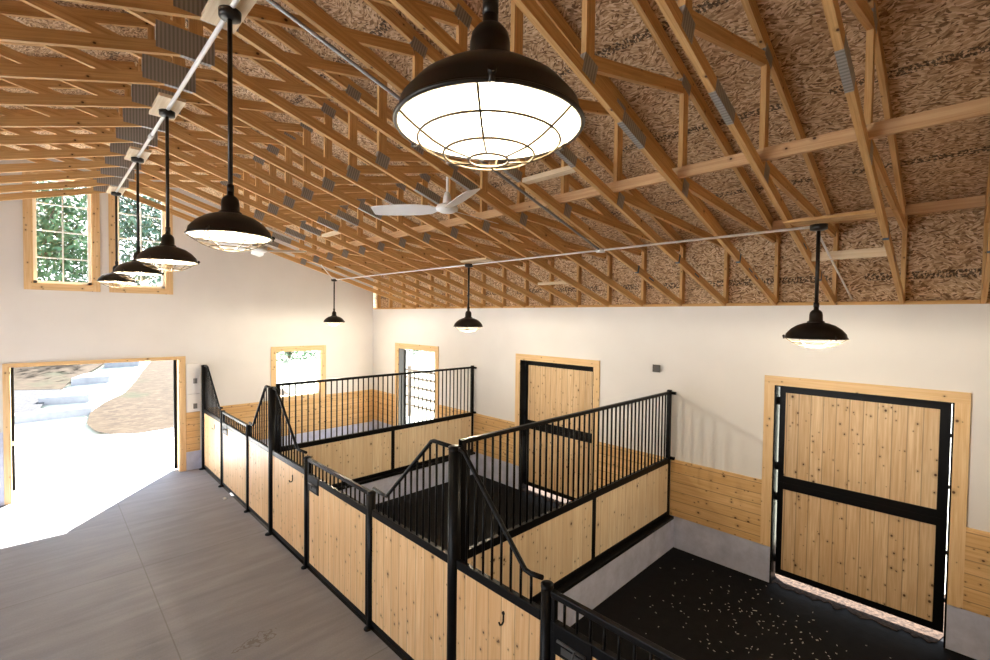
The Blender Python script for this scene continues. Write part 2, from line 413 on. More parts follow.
# roof deck and the strand board above the plate
HS = W - XR
m = MB()
def deck(sx):
    e = HS + .35
    def zz(d): return 4.42 + .325 * (HS - d) + .122
    nrm = math.sqrt(1 + .325 ** 2)
    a = [(XR, YB - .3), (XR, .5)]; vs = []
    P = [(XR, YB - .3, zz(0)), (XR, .5, zz(0)), (XR + sx * e, .5, zz(e)), (XR + sx * e, YB - .3, zz(e))]
    U = [(YB - .3, 0), (.5, 0), (.5, e * nrm), (YB - .3, e * nrm)]
    lo = [m.bm.verts.new(p) for p in P]; hi = [m.bm.verts.new((p[0], p[1], p[2] + .03)) for p in P]
    m.face(lo, U); m.face(hi[::-1], U[::-1])
    for i in range(4):
        j = (i + 1) % 4; m.face([lo[i], lo[j], hi[j], hi[i]])
deck(1); deck(-1)
struct(m.build('ceiling', 'osb'), 'strand board roof deck over the trusses')
for nm, x0, x1, lb in (('wall_eave_right', W + .092, W + .112, 'strand board strip between the long wall and the roof'), ('wall_eave_left', XL - .112, XL - .092, 'strand board strip over the left wall')):
    m = MB(); m.box(x0, x1, YB - .1, TH, ZT, 4.53, 'y', 'z'); struct(m.build(nm, 'osb'), lb)
m = MB(); m.box(W, W + .092, YB, 0, ZT, ZT + .04, 'y', 'x')
struct(m.build('trim_4', 'lumber'), 'timber wall plate on the long wall')

# ------------------------------------------------------------------ roof trusses
Y0, DY = -11.19, .609
TY = [Y0 + DY * j for j in range(-2, 16)]
def bz(d): return .30 * (HS - d)            # underside of bottom chord, d = distance from ridge
def tz(d): return .85 + .325 * (HS - d)     # underside of top chord
BH, TCH, T = .086, .115, .038
def make_truss(label):
    t = thing('roof_truss', label, 'truss', (XR, TY[-1], ZT), 0, 'roof trusses')
    cb = BH / 2 / math.cos(math.atan(.30)); ct = TCH / 2 / math.cos(math.atan(.325))
    def bc(d, s): return (s * d, 0, bz(d) + cb)
    def mem(nm, p, q, h, w=T):
        m = MB(); m.bar(p, q, w, h); return m.build(nm, 'lumber', t)
    for s in (1, -1):
        m = MB(); m.bar((s * (HS + .05), 0, bz(HS + .05) + cb), (0, 0, bz(0) + cb), T, BH); m.build('bottom_chord', 'lumber', t)
        m = MB(); m.bar((s * (HS + .34), 0, tz(HS + .34) + ct), (0, 0, tz(0) + ct), T, TCH); m.build('top_chord', 'lumber', t)
        m = MB(); m.box(s * (HS + .045) - .045, s * (HS + .045) + .045, -T / 2, T / 2, .04, tz(HS) - .005, 'z', 'x', (random.uniform(0, 30), 0)); m.build('heel_post', 'lumber', t)
        for d in (2.99, 1.59):
            m = MB(); m.box(s * d - .045, s * d + .045, -T / 2, T / 2, bz(d) + 2 * cb - .01, tz(d) + .01, 'z', 'x', (random.uniform(0, 30), 0)); m.build('web', 'lumber', t)
        w = .089
        mem('web', (s * 3.03, 0, bz(3.03) + 2 * cb + .045), (s * 5.72, 0, tz(5.72) - .05), w, T * .98)
        mem('web', (s * 1.62, 0, bz(1.62) + 2 * cb + .06), (s * 2.93, 0, tz(2.93) - .07), w, T * .98)
        mem('web', (s * .06, 0, bz(.06) + 2 * cb + .06), (s * 1.53, 0, tz(1.53) - .07), w, T * .98)
        def plate(d, z, lw, lh, ang=0):
            m = MB(); dx = Vector((math.cos(ang), 0, math.sin(ang))) * lw / 2
            c = Vector((s * d, 0, z)); m.bar(c - dx, c + dx, .0415, lh); m.build('nail_plate', 'plate', t)
        A = -s * math.atan(.30)
        plate(3.02, bz(3.02) + .075, .11, .13, A); plate(2.99, tz(2.99) - .01, .16, .10, -s * math.atan(.325))
        plate(1.59, bz(1.59) + .09, .14, .13, A); plate(1.59, tz(1.59), .16, .11, -s * math.atan(.325))
        plate(2.15, bz(2.15) + cb, .33, .088, A)
    m = MB(); m.box(-.045, .045, -T / 2, T / 2, bz(0) + 2 * cb - .01, tz(0) + .01, 'z', 'x'); m.build('king_post', 'lumber', t)
    m = MB(); m.box(-.25, .12, -.0212, .0212, bz(.25) + .045, bz(0) + .16, 'x', 'z'); m.build('nail_plate', 'plate', t)
    return t
n = len(TY)
tr0 = make_truss('timber roof truss, first from the gable wall with the high windows')
for i in range(1, n):
    y = TY[n - 1 - i]
    dup(tr0, (XR, y, ZT), 'timber roof truss, %s from the gable wall with the high windows' % ORD[i])
# wrap marks on a few right-hand chords (they belong to single trusses)
roots = sorted([o for o in C.objects if o.name.startswith('roof_truss')], key=lambda o: o.location.y)
for ri, ds in ((1, (4.55, 5.4)), (2, (4.15, 4.62)), (3, (5.0, 4.2)), (4, (4.4, 4.7, 4.9)), (5, (4.3, 4.75)), (6, (4.5, 4.8))):
    for k, d in enumerate(ds):
        L = .035 if k == 0 else .13
        p = Vector((d, 0, bz(d) + .047)); q = Vector((d + L, 0, bz(d + L) + .047))
        m = MB(); m.bar(p, q, .0395, .0965 if L < .05 else .02); m.build('marking_tape', 'bluetape', roots[ri])
# heel studs where no truss lands
for k in range(3):
    y = TY[-1] + DY * (k + 1)
    if y > -.03: continue
    m = MB(); m.box(0, .09, -T / 2, T / 2, .04, .95, 'z', 'x')
    tag(m.build('wall_stud', 'lumber', None, (W, y, ZT)), 'short timber stud above the long wall, %s from the gable corner' % ['third', 'second', 'first'][k], 'stud', 'studs above the long wall')

# lumber between trusses
def board(name, x0, x1, y0, y1, z0, z1, label, cat, mat='pale_lit_lumber', group=None):
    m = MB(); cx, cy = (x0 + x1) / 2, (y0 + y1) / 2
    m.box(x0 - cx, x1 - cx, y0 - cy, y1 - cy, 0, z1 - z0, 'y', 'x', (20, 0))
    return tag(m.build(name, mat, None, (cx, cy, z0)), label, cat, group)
zb = ZT + bz(2.90) + BH * 1.045
board('lateral_brace', 1.215, 1.253, -12.45, -1.98, zb, zb + .089, 'long timber brace running across all the trusses', 'brace', 'brace')
zb2 = zb
board('lateral_brace', XR * 2 - 1.253, XR * 2 - 1.215, -12.45, -1.98, zb, zb + .089, 'long timber brace across the trusses left of the ridge', 'brace', 'brace')
e = .021
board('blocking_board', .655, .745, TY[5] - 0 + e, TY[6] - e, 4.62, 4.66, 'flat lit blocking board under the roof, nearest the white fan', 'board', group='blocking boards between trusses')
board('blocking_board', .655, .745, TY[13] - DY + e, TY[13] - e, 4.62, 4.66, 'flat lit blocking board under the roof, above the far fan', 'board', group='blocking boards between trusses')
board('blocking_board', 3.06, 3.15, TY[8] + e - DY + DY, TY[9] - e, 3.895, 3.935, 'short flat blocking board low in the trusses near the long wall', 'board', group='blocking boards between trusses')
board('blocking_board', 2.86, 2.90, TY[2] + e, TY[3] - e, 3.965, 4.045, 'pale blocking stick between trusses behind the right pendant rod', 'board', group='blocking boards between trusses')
for k, lb in ((0, 'timber blocking under the eave at the right edge of the picture'), (1, 'timber blocking under the eave right of the right pendant rod'), (2, 'timber blocking under the eave left of the right pendant rod')):
    board('eave_blocking', 3.86, 3.90, TY[1 + k] + e, TY[2 + k] - e, 4.485, 4.59, lb, 'board', 'brace', 'eave blocking')
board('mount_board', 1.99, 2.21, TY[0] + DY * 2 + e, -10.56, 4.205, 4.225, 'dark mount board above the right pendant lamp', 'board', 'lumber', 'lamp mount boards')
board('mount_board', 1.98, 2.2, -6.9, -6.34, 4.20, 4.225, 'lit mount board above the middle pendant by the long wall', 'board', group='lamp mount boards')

# ------------------------------------------------------------------ conduits
def conduit(pts, r, label, mat='bright_steel'):
    o0 = Vector(pts[0]); m = MB(); m.tube([Vector(p) - o0 for p in pts], r, 8)
    return tag(m.build('conduit', mat, None, o0), label, 'conduit', 'conduits under the trusses')
ZRI = ZT + bz(0)
conduit([(XR, -12.6, ZRI - .055), (XR, -2.30, ZRI - .055)], .016, 'bright steel conduit along the ridge above the lamp row')
ZS = ZT + .30 * (W - 2.1)
conduit([(2.1, -10.8, ZS - .02), (2.1, -1.9, ZS - .02)], .012, 'thin steel conduit along the trusses linking the wall-side pendants')
conduit([(XR + .02, -8.735, ZRI - .055), (2.085, -8.70, ZS - .02)], .013, 'grey conduit running down a truss behind the big lamp', 'grey_metal')
conduit([(2.16, -10.76, ZS - .02), (W - .02, -10.755, 3.64)], .010, 'thin conduit dropping from the right pendant to the long wall')
conduit([(2.06, -1.95, ZS - .02), (1.42, -2.78, ZT + .30 * (W - 1.42) - .02)], .010, 'short thin conduit beside the farthest small pendant')
m = MB(); m.lathe([(.0, -.02), (.05, -.02), (.05, .02), (0, .02)], 12)
tag(m.build('junction_box', 'galv', None, (2.1, -8.70, ZS - .025)), 'small round junction box where two conduits meet', 'box')
def coupling(y, lb):
    m = MB(); m.tube([(0, -.06, 0), (0, .06, 0)], .024, 10); tag(m.build('conduit_coupling', 'galv', None, (XR, y, ZRI - .055)), lb, 'coupling')
coupling(-5.55, 'steel coupling on the ridge conduit between two lamps')

# ------------------------------------------------------------------ pendant lamps
def make_lamp(label, rod, group, q=1.0):
    """origin at the centre of the shade rim"""
    t = thing('pendant_lamp', label, 'lamp', (0, 0, 0), 0, group)
    R = .252
    def S(p): return [(a * q, b * q) for a, b in p]
    outer = [(R + .004, -.004), (R + .005, .004), (R - .002, .012), (.243, .043), (.205, .088), (.155, .123), (.10, .145), (.066, .152)]
    inner = [(.066, .147), (.10, .140), (.152, .118), (.200, .084), (.237, .040), (R - .006, .008), (R - .004, -.004)]
    m = MB(); m.lathe(S(outer), 48); sh = m.build('shade', 'bronze', t)
    m = MB(); m.lathe(S(inner), 48); li = m.build('lining', 'enamel', sh); li['label'] = 'white enamel inside of the shade'
    m = MB(); m.lathe(S([(R + .005, .004), (R + .009, .0), (R + .005, -.006), (R - .003, -.006), (R - .003, .004)]), 48, close=True); m.build('rim', 'bronze', sh)
    m = MB(); m.lathe(S([(.0, .147), (.070, .147), (.072, .158), (.066, .166), (.056, .168), (.055, .225), (.050, .25), (.036, .268), (.022, .276), (.021, .30), (.0, .30)]), 28); m.build('neck', 'bronze', t)
    m = MB(); m.tube([(0, 0, .295 * q), (0, 0, rod)], .0145, 12); m.build('rod', 'bronze', t)
    m = MB(); m.tube([(0, 0, .30 * q), (0, 0, .345 * q)], .021, 12); m.build('rod_coupling', 'bronze', t)
    m = MB(); m.lathe([(0, rod - .035), (.04, rod - .03), (.062, rod - .022), (.064, rod + .018), (0, rod + .018)], 24); c = m.build('canopy', 'bronze', t)
    # wire guard
    gp = [(R - .004, -.004), (.225, -.022), (.195, -.042), (.16, -.063), (.125, -.078), (.055, -.092)]
    g = MB()
    gp = S(gp)
    for r, z in S(((.195, -.042), (.125, -.078), (.055, -.092))):
        g.tube([(r * math.cos(2 * PI * k / 40), r * math.sin(2 * PI * k / 40), z) for k in range(40)], .0029, 6, closed=True)
    for k in range(6):
        a = 2 * PI * k / 6 + .70
        g.tube([(r * math.cos(a), r * math.sin(a), z) for r, z in gp], .0029, 6)
    g.build('wire_guard', 'wire', t)
    for k in range(3):
        m = MB()
        a = 2 * PI * k / 3 - .22; c0 = Vector(((R + .008) * q * math.cos(a), (R + .008) * q * math.sin(a), .012))
        m.tube([c0 - Vector((0, 0, .022)), c0 + Vector((0, 0, .012))], .007, 8)
        m.tube([c0 + Vector((.0, 0, .0)), c0 * 1.045 + Vector((0, 0, .004))], .009, 8)
        m.build('guard_clip', 'bronze', sh)
    m = MB(); m.lathe(S([(.0, -.005), (.028, .0), (.046, .02), (.05, .045), (.042, .075), (.026, .10), (.024, .145), (0, .147)]), 20); b = m.build('bulb', 'bulb', t)
    return t
def lamp_light(x, y, z, power):
    l = D.lights.new('bulb_light', 'POINT'); l.energy = power; l.color = (1, .86, .64); l.shadow_soft_size = .05
    o = D.objects.new('bulb_light', l); C.objects.link(o); o.location = (x, y, z)
LP = 15
ridge_y = [-10.79, -8.412, -6.41, -4.576, -2.33]
ridge_z = 3.862
rl = ['biggest black pendant lamp hanging nearest, over the stalls at top of the picture', 'black pendant lamp on the ridge row, second nearest', 'black pendant lamp on the ridge row, middle of the five', 'black pendant lamp on the ridge row, second from the gable', 'black pendant lamp on the ridge row, farthest, before the high windows']
L0 = make_lamp(rl[0], ZRI - .08 - ridge_z, 'pendant lamps on the ridge', .93)
L0.location = (XR - .03, ridge_y[0], ridge_z)
for i in range(1, 5):
    dup(L0, (XR, ridge_y[i], ridge_z), rl[i])
for i, y in enumerate(ridge_y):
    lamp_light(XR, y, ridge_z - .02, LP)
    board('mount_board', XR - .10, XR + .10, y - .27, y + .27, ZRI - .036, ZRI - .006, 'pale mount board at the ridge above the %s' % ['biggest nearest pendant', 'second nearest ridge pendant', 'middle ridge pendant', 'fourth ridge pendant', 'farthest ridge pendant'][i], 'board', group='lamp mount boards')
zr = 3.235
side_y = [-10.80, -6.42, -1.95]
sl = ['black pendant lamp on a short rod before the right end of the long wall', 'black pendant lamp hanging in front of the far doorway wall, middle of the wall row', 'small black pendant lamp farthest in the wall row, above the square window']
S0 = make_lamp(sl[0], ZS - .03 - zr, 'pendant lamps over the stalls', .86)
S0.location = (2.08, side_y[0], zr)
for i in (1, 2): dup(S0, (2.08, side_y[i], zr), sl[i])
for y in side_y: lamp_light(2.08, y, zr - .02, 112)

# ------------------------------------------------------------------ ceiling fans
def make_fan(label, rod):
    t = thing('ceiling_fan', label, 'fan', (0, 0, 0), 0, 'white ceiling fans')
    m = MB(); m.lathe([(0, -.045), (.06, -.045), (.105, -.025), (.11, .0), (.095, .025), (.05, .04), (0, .042)], 28); m.build('motor', 'whitepaint', t)
    m = MB(); m.lathe([(.045, .04), (.038, .10), (.022, .15), (.012, .155), (0, .155)], 20); m.build('cover', 'whitepaint', t)
    m = MB(); m.tube([(0, 0, .15), (0, 0, rod)], .011, 10); m.build('rod', 'whitepaint', t)
    for k in range(3):
        a = 2 * PI * k / 3; m = MB()
        sec = [(.10, .03, 0), (.16, .066, .004), (.30, .088, .006), (.55, .086, .006), (.70, .076, .004), (.75, .06, .002)]
        top = []; bot = []
        for r, hw, tl in sec:
            row_t = []; row_b = []
            for sgn in (-1, 1):
                x, y, z = r, sgn * hw, sgn * hw * .34 - .012
                p = Vector((x * math.cos(a) - y * math.sin(a), x * math.sin(a) + y * math.cos(a), z))
                row_t.append(m.bm.verts.new(p + Vector((0, 0, .004)))); row_b.append(m.bm.verts.new(p - Vector((0, 0, .004))))
            top.append(row_t); bot.append(row_b)
        for i in range(len(sec) - 1):
            m.face([top[i][0], top[i + 1][0], top[i + 1][1], top[i][1]]); m.face([bot[i][0], bot[i][1], bot[i + 1][1], bot[i + 1][0]])
            for s_ in (0, 1): m.face([top[i][s_], top[i + 1][s_], bot[i + 1][s_], bot[i][s_]])
        m.face([top[0][0], top[0][1], bot[0][1], bot[0][0]]); m.face([top[-1][0], top[-1][1], bot[-1][1], bot[-1][0]])
        m.build('blade', 'whitepaint', t)
    return t
F0 = make_fan('white three-blade ceiling fan below the big lamp', .72); F0.location = (.30, -8.12, 4.43); F0.rotation_euler = (0, 0, math.radians(8))
dup(F0, (.22, -3.07, 4.50), 'far white ceiling fan near the gable wall', rz=math.radians(80))

# ------------------------------------------------------------------ stall fronts
def make_post(h, y, label, tall):
    t = thing('stall_post', label, 'post', (0, y, 0), 0, 'steel stall posts')
    r = .056 if tall else .043
    m = MB(); m.tube([(0, 0, 0), (0, 0, h - .01)], r, 20); m.build('pole', 'black', t)
    m = MB(); m.lathe([(r + .003, h - .03), (r + .003, h - .004), (r * .7, h + .004), (0, h + .006)], 20); m.build('cap', 'black', t)
    m = MB(); m.lathe([(0, 0), (r, 0), (r, .014), (r * .7, .024), (.02, .03), (0, .03)], 20, (-r * .9, 0, 0)); m.build('foot_flange', 'black', t)
    return t
make_post(HT, YP, 'tall black corner post at the near partition', True)
make_post(HT, YE, 'tall black post at the far partition', True)
make_post(HT, -.13, 'tall black post against the gable wall', True)
make_post(HP, YG, 'short round post right of the farthest hooked panel, by the gable', False)
make_post(HP, YF, 'short round post between far stall door and far partition', False)
make_post(HP, YD, 'short round post left of the middle stall door', False)
make_post(HP, YC, 'short round post right of the middle stall door', False)
make_post(1.515, YA, 'nearest short round-topped post at the bottom of the picture', False)
make_post(1.5, -11.42, 'short round post at the near end of the nearest stall door', False)

ZL = .052
def front_panel(y0, y1, hi_side, label, ho, lo, hook=None, sill=.11):
    """fixed panel between two posts; hi_side: +1 the tall post is at y1"""
    L = y1 - y0
    t = thing('stall_screen', label, 'stall screen', (0, y0, 0), 0, 'fixed stall front panels')
    m = MB(); m.box(-.022, .022, 0, L, ZL, sill); m.build('bottom_rail', 'black', t, bevel=.004)
    m = MB(); m.box(-.022, .022, 0, L, 1.235, 1.31); m.build('middle_rail', 'black', t, bevel=.004)
    m = MB(); m.box(-.016, .016, .004, L - .004, sill - .01, 1.245, 'z', 'y', (y0, y0)); m.build('board_panel', 'boards', t)
    zl, zh = 1.52, 2.255
    prof = [(0, zl + .01), (.09, zl + .03), (.16, zl - .0), (.24, zl - .0), (.30, zl + .03)]
    xh = L - ho
    prof = [(0, zl + .015), (lo - .06, zl), (lo - .01, zl + .006), (lo + .03, zl + .045), (xh - .035, zh - .05), (xh, zh - .012), (xh + .035, zh), (L, zh)]
    if hi_side < 0: prof = [(L - a, b) for a, b in prof][::-1]
    m = MB(); m.tube([(0, a, b) for a, b in prof], .019, 10); m.build('top_rail', 'black', t)
    def top(y):
        for (a, b), (c, d) in zip(prof, prof[1:]):
            if a <= y <= c: return b + (d - b) * (y - a) / max(c - a, 1e-6)
        return zl
    nb = max(3, round(L / .098)); 
    for k in range(1, nb):
        y = L * k / nb; m = MB(); m.tube([(0, y, 1.305), (0, y, top(y))], .0105, 8); m.build('bar', 'black', t)
    if hook is not None:
        m = MB(); m.tube([(-.018, hook, 1.13), (-.02, hook, 1.05), (-.035, hook, 1.035), (-.055, hook, 1.04), (-.066, hook, 1.065)], .007, 8)
        m.tube([(-.018, hook, 1.115), (-.024, hook, 1.115)], .014, 8); m.build('blanket_hook', 'black', t)
    return t
front_panel(YP + .058, YC - .045, -1, 'pine stall panel with sloped bars between middle stall door and corner post', .28, .27)
front_panel(YA + .045, YP - .058, 1, 'nearest pine panel with sloped bars and a hook, right of the corner post', .06, .17, hook=.36)
front_panel(YD + .045, YE - .058, 1, 'hooked pine panel with sloped bars between middle stall door and far partition', .15, .31, hook=.42)
front_panel(YE + .058, YF - .045, -1, 'pine panel with sloped bars just beyond the far partition post', .23, .18)
front_panel(YG + .045, -.192, 1, 'farthest hooked pine panel with sloped bars, against the gable wall', .24, .22, hook=.48)

def stall_door(y0, y1, label):
    """latch side is y1 (far end)"""
    L = y1 - y0
    t = thing('stall_door', label, 'stall door', (0, y0, 0), 0, 'hinged stall doors')
    m = MB()
    m.box(-.022, .022, 0, L, .052, .10); m.box(-.022, .022, 0, L, 1.21, 1.285)
    m.box(-.022, .022, 0, .045, .10, 1.21); m.box(-.022, .022, L - .045, L, .10, 1.21)
    m.build('frame', 'black', t, bevel=.004)
    m = MB(); m.box(-.02, .02, 0, .035, 1.285, 1.45); m.box(-.02, .02, L - .035, L, 1.285, 1.45); m.box(-.021, .021, -.005, L + .005, 1.44, 1.485); m.build('top_rail', 'black', t, bevel=.006)
    m = MB(); m.box(-.016, .016, .04, L - .04, .09, 1.22, 'z', 'y', (y0 + 3, y0)); m.build('board_panel', 'boards', t)
    nb = round(L / .105)
    for k in range(1, nb):
        y = L * k / nb; m = MB(); m.tube([(0, y, 1.28), (0, y, 1.445)], .0105, 8); m.build('bar', 'black', t)
    m = MB(); m.box(-.03, -.016, L - .34, L - .03, 1.075, 1.285); pl = m.build('latch_plate', 'black', t, bevel=.003)
    m = MB(); m.tube([(-.034, L - .30, 1.18), (-.034, L - .07, 1.18)], .011, 8); m.tube([(-.034, L - .22, 1.18), (-.06, L - .22, 1.175), (-.064, L - .22, 1.145)], .008, 8); m.build('latch', 'darkgrey', pl)
    m = MB(); m.box(-.032, -.026, L - .29, L - .10, 1.10, 1.15); m.build('latch_slot', 'darkgrey', pl)
    return t
stall_door(YC + .05, YD - .05, 'middle stall door of pine boards with short bars and latch plate')
stall_door(YF + .05, YG - .05, 'far stall door of pine boards with short bars, near the gable')
stall_door(-11.37, YA - .05, 'nearest low stall door with black rails, bottom right of centre')

# ------------------------------------------------------------------ partitions
def partition(y, label, curb):
    t = thing('stall_partition', label, 'partition', (0, y, 0), 0, 'barred partitions between stalls')
    x0, x1 = .06, W - .02
    zb0, zb1 = .50, 1.25
    m = MB(); m.box(x0, x1, -.022, .022, 1.245, 1.325); m.build('mid_rail', 'black', t, bevel=.004)
    m = MB(); m.box(x0, x1, -.022, .022, 2.275, 2.315); m.build('top_rail', 'black', t, bevel=.006)
    m = MB(); m.box(x0, x1, -.10, .10, .425, .465); m.box(x0, x1, -.03, .03, .465, .53); m.build('base_rail', 'black', t, bevel=.004)
    xm = 2.13
    for a, b in ((x0, xm - .03), (xm + .03, x1 - .05)):
        m = MB(); m.box(a, b, -.016, .016, zb0, zb1, 'z', 'x', (a, 0)); m.build('board_panel', 'stall_boards', t)
    m = MB(); m.box(xm - .035, xm + .035, -.022, .022, .50, 1.25); m.build('mid_post', 'black', t)
    m = MB(); m.box(x1 - .055, x1, -.025, .025, .465, 2.335); m.build('end_post', 'black', t)
    m = MB(); m.box(x0, x0 + .05, -.025, .025, .465, 2.315); m.build('end_post', 'black', t)
    for z in (1.32, 2.29):
        m = MB(); m.box(x1 - .01, x1 + .02, -.085, .03, z - .02, z + .02); m.build('wall_bracket', 'black', t)
    n = 41
    for k in range(1, n):
        x = x0 + (x1 - .05 - x0) * k / n; m = MB(); m.tube([(x, 0, 1.32), (x, 0, 2.28)], .0115, 8); m.build('bar', 'black', t)
    return t
partition(YP, 'near black barred partition with pale pine panels, reaching the long wall', True)
partition(YE, 'far black barred partition with darker pine panels', True)
for y, lb in ((YP, 'concrete curb under the near partition'), (YE, 'concrete curb under the far partition')):
    m = MB(); m.box(.09, W - .015, -.095, .095, 0, .42, 'x', 'z'); tag(m.build('concrete_curb', 'stem', None, (0, y, 0)), lb, 'curb', 'concrete curbs')

# ------------------------------------------------------------------ doors and windows
def casing_right(door, root, wd=.115, zb=.47):
    y0, y1, _, z1 = door; m = MB()
    m.box(-.024, .0, y0 - wd, y0, zb, z1, 'z', 'y', (5, 0)); m.box(-.024, 0, y1, y1 + wd, zb, z1, 'z', 'y', (12, 0))
    m.box(-.024, 0, y0 - wd, y1 + wd, z1, z1 + wd, 'y', 'z', (0, .3))
    return m.build('casing', 'trim', root)
def dutch(door, num, label):
    y0, y1, _, z1 = door
    r = sempty('door_%d' % num, label, (W, 0, 0))
    casing_right(door, r)
    m = MB(); th = .016
    m.box(-.014, TH, y0, y0 + th, 0, z1); m.box(-.014, TH, y1 - th, y1, 0, z1); m.box(-.014, TH, y0, y1, z1 - th, z1); m.build('jamb', 'black', r)
    a, b = y0 + .022, y1 - .030
    for nm, lo, hi, zt_, zb_ in (('upper_leaf', 1.297, 2.543, .085, .085), ('lower_leaf', .085, 1.2965, .085, .075)):
        m = MB(); x0, x1 = .12, .165; st = .085
        m.box(x0, x1, a, a + st, lo, hi); m.box(x0, x1, b - st * .75, b, lo, hi)
        m.box(x0, x1, a + st, b - st * .75, hi - zt_, hi); m.box(x0, x1, a + st, b - st * .75, lo, lo + zb_)
        lf = m.build(nm, 'black', r)
        m = MB(); m.box(x0 + .008, x1 - .008, a + st - .01, b - st * .75 + .01, lo + zb_ - .01, hi - zt_ + .01, 'z', 'y', (lo, 0)); m.build('board_panel', 'door_boards', lf)
        m = MB()
        for z in (lo + .2, hi - .2): m.tube([(x0 + .01, b + .012, z - .05), (x0 + .01, b + .012, z + .05)], .013, 8)
        m.build('hinge', 'black', lf)
        m = MB()
        for z in (lo + .35, hi - .35): m.tube([(x0 + .01, a - .008, z - .02), (x0 + .01, a - .008, z + .02)], .012, 8)
        m.build('door_stop', 'black', lf)
    return r
dutch(RD, 1, 'big split pine door with black frame at the right')
dutch(MD, 2, 'split pine door with black frame behind the middle stall')
r = sempty('door_3', 'open doorway with pine casing behind the far stall', (W, 0, 0))
casing_right(FD, r, .12)
m = MB(); m.box(-.014, TH, FD[1] - .016, FD[1], 0, 2.56); m.box(-.014, TH, FD[0], FD[0] + .016, 0, 2.56); m.box(-.014, TH, FD[0], FD[1], 2.544, 2.56); m.build('jamb', 'trim', r)
m = MB(); m.box(.0, .165, FD[1] - .04, FD[1] - .016, .02, 2.54); tk = m.build('steel_channel', 'darkgrey', r)
m = MB()
for k in range(9): m.tube([(.05 + .03 * (k % 2), FD[1] - .042, .35 + .25 * k), (.05 + .03 * (k % 2), FD[1] - .038, .35 + .25 * k)], .016, 8)
m.build('bolt_hole', 'darkgrey', tk)
m = MB(); m.box(.165, .20, FD[1] - .07, FD[1] - .016, 0, 2.5); m.build('steel_edge', 'black', r)

r = sempty('door_4', 'big open doorway in the gable wall', (0, 0, 0))
m = MB(); wd = .07
m.box(GD[0] - wd, GD[0], -.022, 0, 0, GD[3], 'z', 'x', (4, 0)); m.box(GD[1], GD[1] + .10, -.022, 0, 0, GD[3], 'z', 'x', (9, 0)); m.box(GD[0] - wd, GD[1] + .10, -.022, 0, GD[3], GD[3] + .05, 'x', 'z', (2, 0)); m.build('casing', 'trim', r)
m = MB(); m.box(GD[0], GD[0] + .02, 0, TH, 0, GD[3], 'z', 'y'); m.box(GD[1] - .02, GD[1], 0, TH, 0, GD[3], 'z', 'y'); m.box(GD[0], GD[1], 0, TH, GD[3] - .02, GD[3], 'x', 'y'); m.build('jamb', 'trim', r)
m = MB(); m.box(GD[1] - .075, GD[1] - .02, TH + .0, TH + .05, .03, 2.40); m.box(GD[1] - .03, GD[1] + .12, TH, TH + .03, 1.36, 1.46); m.box(GD[1] - .075, GD[1] + .1, TH, TH + .05, .02, .075); e1 = m.build('sliding_door_edge', 'black', r)
m = MB(); m.box(GD[0] - .0, GD[0] + .06, TH, TH + .05, .16, 2.38); e2 = m.build('sliding_door_edge', 'black', r)
m = MB(); m.box(GD[0] + .022, GD[0] + .06, TH - .012, TH, .98, 1.06); m.build('latch', 'galv', e2)

def win_gable(num, h, label, wd, cols, rows, sash=True):
    r = sempty('window_%d' % num, label, (h[0], 0, h[2])); w = h[1] - h[0]; hh = h[3] - h[2]
    m = MB()
    m.box(-wd, 0, -.022, 0, -wd, hh + wd, 'z', 'x', (3 * num, 0)); m.box(w, w + wd, -.022, 0, -wd, hh + wd, 'z', 'x', (3 * num + 7, 0))
    m.box(0, w, -.022, 0, -wd, 0, 'x', 'z', (6, 0)); m.box(0, w, -.022, 0, hh, hh + wd, 'x', 'z', (14, 0)); m.build('casing', 'trim', r)
    m = MB(); m.box(0, .015, 0, TH, 0, hh, 'z', 'y'); m.box(w - .015, w, 0, TH, 0, hh, 'z', 'y'); m.box(0, w, 0, TH, 0, .015, 'x', 'y'); m.box(0, w, 0, TH, hh - .015, hh, 'x', 'y'); m.build('jamb', 'trim', r)
    if sash:
        m = MB(); f = .05; a, b = .10, .15
        m.box(.015, .015 + f, a, b, .015, hh - .015); m.box(w - .015 - f, w - .015, a, b, .015, hh - .015)
        m.box(.015, w - .015, a, b, .015, .015 + f); m.box(.015, w - .015, a, b, hh - .015 - f, hh - .015); s = m.build('sash', 'whitepaint', r)
        m = MB()
        for c in range(1, cols): x = w * c / cols; m.box(x - .011, x + .011, a + .01, b - .01, .05, hh - .05)
        for c in range(1, rows): z = hh * c / rows; m.box(.05, w - .05, a + .012, b - .012, z - .011, z + .011)
        m.build('muntin', 'whitepaint', s)
        m = MB(); m.box(.06, w - .06, .122, .126, .06, hh - .06); m.build('pane', 'glass', s)
    return r
win_gable(1, CW1, 'left high window with white muntins in the gable', .105, 2, 4)
win_gable(2, CW2, 'right high window with white muntins in the gable', .105, 2, 4)
win_gable(3, SW, 'square window with pine casing above the far stall wainscot', .115, 1, 1, False)

